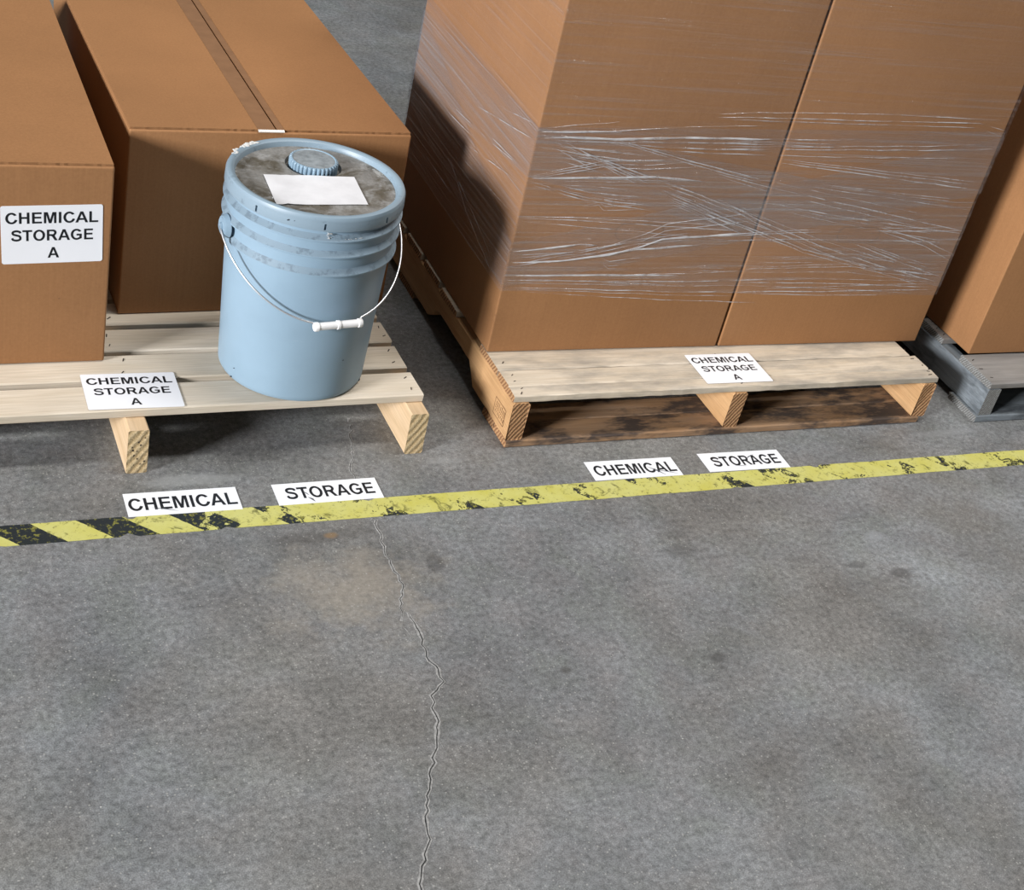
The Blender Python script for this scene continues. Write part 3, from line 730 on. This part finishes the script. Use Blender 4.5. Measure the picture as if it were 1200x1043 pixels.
def bail():
    # bail swings in the plane from the ear axis down to the grip resting on the pail front
    gy, gz = -.1530, .2795-.3950
    Lb = math.hypot(gy, gz); dn = Vector((0, gy/Lb, gz/Lb)); cx0 = .003
    half = .163; gl = .045; n = 22
    pts = [Vector((-half+.012, 0, 0)), Vector((-half, 0, 0))]
    left, right = [], []
    tl, tr = math.acos((gl-cx0)/half), math.acos((gl+cx0)/(half+.004))
    for i in range(1, n+1):
        t = i/n
        left.append((-half*math.cos(tl*t), (Lb-.008)*math.sin(tl*t)/math.sin(tl)))
        right.append(((half+.004)*math.cos(tr*t), (Lb-.010)*math.sin(tr*t)/math.sin(tr)))
    P = pts + [Vector((x, 0, 0))+dn*d for x, d in left]
    P += [Vector((cx0-gl*.85, 0, 0))+dn*Lb, Vector((cx0, 0, 0))+dn*Lb, Vector((cx0+gl*.85, 0, 0))+dn*Lb]
    P += [Vector((x, 0, 0))+dn*d for x, d in reversed(right)]
    P += [Vector((half, 0, 0)), Vector((half-.012, 0, 0))]
    rot = Matrix.Rotation(.11, 3, 'Z'); P = [rot @ p + Vector((0, 0, EZ)) for p in P]
    wo = tube('bail_wire', P, .0017, MAT['wire'], PL, 8)
    g0 = rot @ (Vector((cx0, 0, 0))+dn*Lb)+Vector((0, 0, EZ)); ax = rot @ Vector((1, 0, 0))
    prof = [(-.044, .0040), (-.044, .0072), (-.0425, .0080), (-.037, .0080), (-.0355, .0068), (-.003, .0066), (-.0022, .0080), (.0022, .0080), (.003, .0066), (.0355, .0068), (.037, .0080), (.0425, .0080), (.044, .0072), (.044, .0040)]
    o = tube('grip', [g0+ax*a for a, _ in prof], [r_ for _, r_ in prof], MAT['white_pl'], PL, 20); sharp(o, 30)
bail()
def nick(pxs, rad, z, L, parent):
    for px in pxs:
        p = on_body(px, 0, rad, z); a = math.atan2(p.y, p.x)
        bm = rbox_bm(-.0008, .0006, -L, L, -L*.5, L*.5, .0002, 1); o = bm_obj('scuff', bm, MAT['slot'], parent)
        o.matrix_local = Matrix.Translation(p) @ Matrix.Rotation(a, 4, 'Z') @ Matrix.Rotation(.5, 4, 'X')
# dried paint drips on rim and rings
def splat(name, parent, pts, r0):
    bm = bmesh.new()
    for i, (p, s) in enumerate(pts):
        mt = Matrix.Translation(p) @ Matrix.Rotation(i*1.3, 4, 'Z') @ Matrix.Diagonal((s*1.5, s*.8, s*.22, 1))
        bmesh.ops.create_icosphere(bm, subdivisions=2, radius=r0, matrix=mt)
    return bm_obj(name, bm, MAT['splat'], parent, True)
a0 = math.atan2(2.11-BY, .72-BX)
def on_body(px, py, rad, z):
    best = None
    for k in range(1440):
        a = 2*math.pi*k/1440; p = Vector((BX+rad*math.cos(a), BY+rad*math.sin(a), z)); d = p-CAM
        if Vector((math.cos(a), math.sin(a), 0)).dot(d) > 0: continue
        u = 600+FPX*d.dot(RT)/d.dot(FW)
        if best is None or abs(u-px) < best[0]: best = (abs(u-px), a)
    return Vector((rad*math.cos(best[1]), rad*math.sin(best[1]), z-Z0))
pp = [(on_body(387+R.uniform(-4, 3), 0, .1475+R.uniform(0, .0025), .4425+R.uniform(-.001, .010)), R.uniform(.6, 1.4)) for i in range(12)]
pp += [(on_body(x, 0, .1502, .4418), R.uniform(.4, .9)) for x in [405+R.uniform(0, 22) for i in range(9)]]
splat('paint_drip', PL, pp, .0014)
pp = []
for i in range(26):
    a = math.radians(R.uniform(118, 147)); r_ = R.uniform(.1435, .1500); pp.append((Vector((r_*math.cos(a), r_*math.sin(a), ring(.4806 if r_ < .1475 else .4797))), R.uniform(.8, 2.6)))
splat('paint_drip', lid, pp, .0019)
pp = [(Vector((-.078+R.uniform(-.010, .010), -.066+R.uniform(-.012, .010), ring(.4703))), R.uniform(.8, 2.2)) for i in range(16)]
splat('paint_drip', lid, pp, .0022)

nick((338,), .1518, .4650, .0022, lid); nick((345,), .1517, .4660, .0010, lid)
nick((270.5, 421), .1320, .1130, .0022, PL); nick((274,), .1335, .135, .0012, PL); nick((402,), .1355, .190, .0011, PL)
# blank paper lying on the lid
def curled_sheet(name, cn, mat, label, cat, z, seed, group=None):
    nx, ny = 16, 10; vv, ff = [], []; rr_ = random.Random(seed)
    for j in range(ny+1):
        for i in range(nx+1):
            s, t = i/nx, j/ny
            p = cn[0].lerp(cn[1], s).lerp(cn[3].lerp(cn[2], s), t)
            lift = .0004+.0010*max(0, noise.noise(Vector((s*3, t*3, seed))))
            e = Vector((0, 0, lift))
            if t == 1 and s < .30: e += Vector((0, -.006*noise.noise(Vector((s*22, 2, seed))), .001))
            if t == 0: e += Vector((0, .0012*noise.noise(Vector((s*18, 7, seed))), 0))
            vv.append(p+e)
    n = nx+1
    for j in range(ny):
        for i in range(nx): ff.append((j*n+i, (j+1)*n+i, (j+1)*n+i+1, j*n+i+1))
    o = mesh_obj(name, vv, ff, mat, None, True); tag(o, label, cat, group)
    return o
cn = [rz(x, y_, .4712) for x, y_ in ((308.5, 204.5), (415, 207.5), (431.5, 240), (324, 240))]
curled_sheet('paper_note', cn, MAT['paper'], 'blank white paper note lying on the grimy pail lid', 'paper', .4712, 4)

# ------------------------------------------------------------------ printed labels
def arc(cx, cy_, rx, ry, a0, a1, n=28):
    return [(cx+rx*math.cos(math.radians(a0+(a1-a0)*i/n)), cy_+ry*math.sin(math.radians(a0+(a1-a0)*i/n))) for i in range(n+1)]
def stroke(pts, t):
    c = []
    P = [pts[0]]+pts+[pts[-1]]
    for i in range(1, len(P)-2):
        for k in range(6):
            u = k/6; q = []
            for d in (0, 1):
                p0, p1, p2, p3 = P[i-1][d], P[i][d], P[i+1][d], P[i+2][d]
                q.append(.5*(2*p1+(p2-p0)*u+(2*p0-5*p1+4*p2-p3)*u*u+(3*p1-p0-3*p2+p3)*u**3))
            c.append(Vector(q))
    c.append(Vector(pts[-1])); L_, R_ = [], []
    for i, p in enumerate(c):
        d = (c[min(i+1, len(c)-1)]-c[max(i-1, 0)]).normalized(); n = Vector((-d.y, d.x))*t/2
        L_.append(tuple(p+n)); R_.append(tuple(p-n))
    return L_+R_[::-1]
def glyphs():
    G = {}
    G['H'] = (1.01, [[(.1, 0), (.1, 1), (.30, 1), (.30, .61), (.71, .61), (.71, 1), (.91, 1), (.91, 0), (.71, 0), (.71, .44), (.30, .44), (.30, 0)]])
    G['E'] = (.93, [[(.1, 0), (.1, 1), (.85, 1), (.85, .835), (.30, .835), (.30, .61), (.81, .61), (.81, .445), (.30, .445), (.30, .165), (.87, .165), (.87, 0)]])
    G['M'] = (1.16, [[(.09, 0), (.09, 1), (.39, 1), (.58, .32), (.77, 1), (1.07, 1), (1.07, 0), (.885, 0), (.885, .79), (.68, 0), (.48, 0), (.275, .79), (.275, 0)]])
    G['I'] = (.40, [[(.1, 0), (.1, 1), (.30, 1), (.30, 0)]])
    G['L'] = (.86, [[(.1, 0), (.1, 1), (.30, 1), (.30, .168), (.82, .168), (.82, 0)]])
    G['T'] = (.86, [[(.33, 0), (.33, .83), (.03, .83), (.03, 1), (.83, 1), (.83, .83), (.53, .83), (.53, 0)]])
    G['A'] = (1.01, [[(0, 0), (.395, 1), (.615, 1), (1.01, 0), (.79, 0), (.71, .23), (.295, .23), (.215, 0)], [(.36, .395), (.65, .395), (.505, .78)]])
    G['O'] = (1.09, [arc(.545, .5, .49, .515, 0, 360, 56)[:-1], arc(.545, .5, .285, .345, 0, 360, 56)[:-1]])
    G['C'] = (1.01, [arc(.535, .5, .475, .515, 32, 342)+[(.80, .385)]+arc(.535, .5, .27, .345, 332, 40)])
    G['G'] = (1.09, [arc(.55, .5, .49, .515, 34, 300)+[(.99, .14), (.99, .55), (.55, .55), (.55, .385), (.79, .385), (.79, .235)]+arc(.55, .5, .285, .345, 306, 42)])
    G['R'] = (1.03, [[(.1, 0), (.1, 1), (.62, 1)]+arc(.62, .72, .29, .28, 90, -60, 18)+[(.78, .36), (1.0, 0), (.76, 0), (.52, .37), (.42, .415), (.30, .415), (.30, 0)],
                      [(.30, .84), (.58, .84)]+arc(.58, .71, .13, .13, 90, -90, 14)+[(.30, .58)]])
    G['S'] = (.93, [stroke([(.79, .735), (.72, .86), (.46, .925), (.21, .86), (.155, .735), (.23, .62), (.46, .545), (.70, .465), (.785, .29), (.71, .145), (.46, .075), (.19, .14), (.105, .30)], .185)])
    return G
GL = glyphs()
def text_mesh(txt, w, h):
    cu = bpy.data.curves.new('lettering', 'CURVE'); cu.dimensions = '2D'; cu.fill_mode = 'BOTH'; x = 0
    for ch in txt:
        adv, loops = GL[ch]
        for lp in loops:
            sp = cu.splines.new('POLY'); sp.points.add(len(lp)-1); sp.use_cyclic_u = True
            for p_, (a, b) in zip(sp.points, lp): p_.co = (x+a, b, 0, 1)
        x += adv
    ob = bpy.data.objects.new('lettering', cu); C.objects.link(ob)
    dg = bpy.context.evaluated_depsgraph_get(); me = bpy.data.meshes.new_from_object(ob.evaluated_get(dg)); bpy.data.objects.remove(ob)
    xs = [v.co.x for v in me.vertices]; ys = [v.co.y for v in me.vertices]
    sx, sy = w/(max(xs)-min(xs)), h/(max(ys)-min(ys)); mx, my = (max(xs)+min(xs))/2, (max(ys)+min(ys))/2
    for v in me.vertices: v.co = Vector(((v.co.x-mx)*sx, (v.co.y-my)*sy, 0))
    me.materials.clear(); me.materials.append(MAT['ink']); me.name = 'lettering'
    return me
TXT = {}
def label_card(name, label, group, mat4, w, h, lines, rnd=0.004, th=.0004, scuffs=()):
    """lines: (text, cx, cy, width, height) in the card's own metres"""
    t = bpy.data.objects.new(name, None); link(t); t.empty_display_size = .02; t.matrix_world = mat4; tag(t, label, 'label', group)
    bm = rbox_bm(-w/2, w/2, -h/2, h/2, 0, th, 0)
    ve = [e for e in bm.edges if abs(e.verts[0].co.z-e.verts[1].co.z) > th*.5]
    if rnd: bmesh.ops.bevel(bm, geom=ve, offset=rnd, segments=5, affect='EDGES', profile=.5)
    bm_obj('card', bm, MAT['sheet'], t)
    for (s, cx, cy_, tw, tth) in lines:
        if s not in TXT: TXT[s] = text_mesh(s, 1, 1)
        o = link(bpy.data.objects.new('lettering', TXT[s]), t); o.location = (cx, cy_, th+.0002); o.scale = (tw, tth, 1)
    for (x0, y0, x1, y1, ww) in scuffs:
        a = Vector((x0, y0, th+.0003)); b = Vector((x1, y1, th+.0003)); s = Vector((-(b-a).y, (b-a).x, 0)).normalized()*ww
        m_ = (a+b)/2+s*.8
        mesh_obj('scuff', [a, m_-s, b, m_+s], [(0, 1, 2, 3)], MAT['scuff'], t)
    return t
def frame_from(cn, z=None):
    """corners TL, TR, BR, BL in world -> matrix, width, height"""
    ce = sum(cn, Vector())/4; ax = ((cn[1]-cn[0])+(cn[2]-cn[3])).normalized(); up = ((cn[0]-cn[3])+(cn[1]-cn[2]))
    nz = ax.cross(up).normalized(); ay = nz.cross(ax)
    wd_ = ((cn[1]-cn[0]).length+(cn[2]-cn[3]).length)/2; hd = (abs((cn[0]-cn[3]).dot(ay))+abs((cn[1]-cn[2]).dot(ay)))/2
    return Matrix.Translation(ce) @ Matrix((ax, ay, nz)).transposed().to_4x4(), wd_, hd
floor_cards = [
    ('CHEMICAL', [(144, 579.5), (276, 570.5), (284, 597), (150, 606)], 'white CHEMICAL strip label on the floor before the pale pine pallet', (0.0, .000, .180, .033), [(-.055, -.010, -.010, -.024, .0011)]),
    ('STORAGE', [(318, 568), (439, 560), (450, 583), (327, 593)], 'white STORAGE strip label on the floor before the pale pine pallet', (0.004, .001, .160, .032), [(-.040, -.012, -.030, -.026, .002), (-.044, .004, -.036, -.008, .001)]),
    ('CHEMICAL', [(685, 542), (786, 535.5), (800.5, 557), (697, 563.5)], 'white CHEMICAL strip label on the floor before the wrapped cartons', (0.002, .000, .176, .032), [(.030, .004, .060, -.026, .0016), (.040, -.006, .088, -.024, .0010)]),
    ('STORAGE', [(816.5, 532), (910, 527), (926, 547.5), (832, 553.5)], 'white STORAGE strip label on the floor before the wrapped cartons', (0.004, .001, .156, .032), [(.005, .004, .032, .018, .0013), (-.03, -.014, .0, -.018, .0007)])]
for s, px, lab, (cx, cy_, tw, th_), sc in floor_cards:
    mt, w_, h_ = frame_from([rz(x, y_, .0007) for x, y_ in px])
    label_card('floor_label', lab, 'word strips stuck on the floor', mt, w_, h_, [(s, cx, cy_, tw, th_)], .0, .0004, sc)
def three(w_): return [('CHEMICAL', 0, .0305, .144, .0205), ('STORAGE', 0, -.001, .128, .0205), ('A', .001, -.033, .018, .0195)]
mt, w_, h_ = frame_from([rz(x, y_, ZT1+.0012) for x, y_ in ((94, 439.5), (205, 436), (215, 476.5), (103, 480.5))])
label_card('storage_label', 'white CHEMICAL STORAGE A label lying on the pale pine deck boards', 'chemical storage labels', mt, w_, h_, three(w_), .003)
mt, w_, h_ = frame_from([rz(x, y_, Z2T+.0012) for x, y_ in ((803, 416), (878, 414), (906, 446.5), (828, 450))])
label_card('storage_label', 'white CHEMICAL STORAGE A label on the split front board below wrapped cartons', 'chemical storage labels', mt, w_, h_, three(w_), .003)
fp = Vector((x1r, y1f, 0)); fn = Vector((math.sin(a1), -math.cos(a1), 0))
mt, w_, h_ = frame_from([ray(x, y_, fp+fn*.0006, fn) for x, y_ in ((0, 241.5), (121, 239.5), (119.5, 305.5), (2, 310))])
label_card('storage_label', 'white CHEMICAL STORAGE A label stuck upright on a carton front', 'chemical storage labels', mt, w_, h_, three(w_), .004)
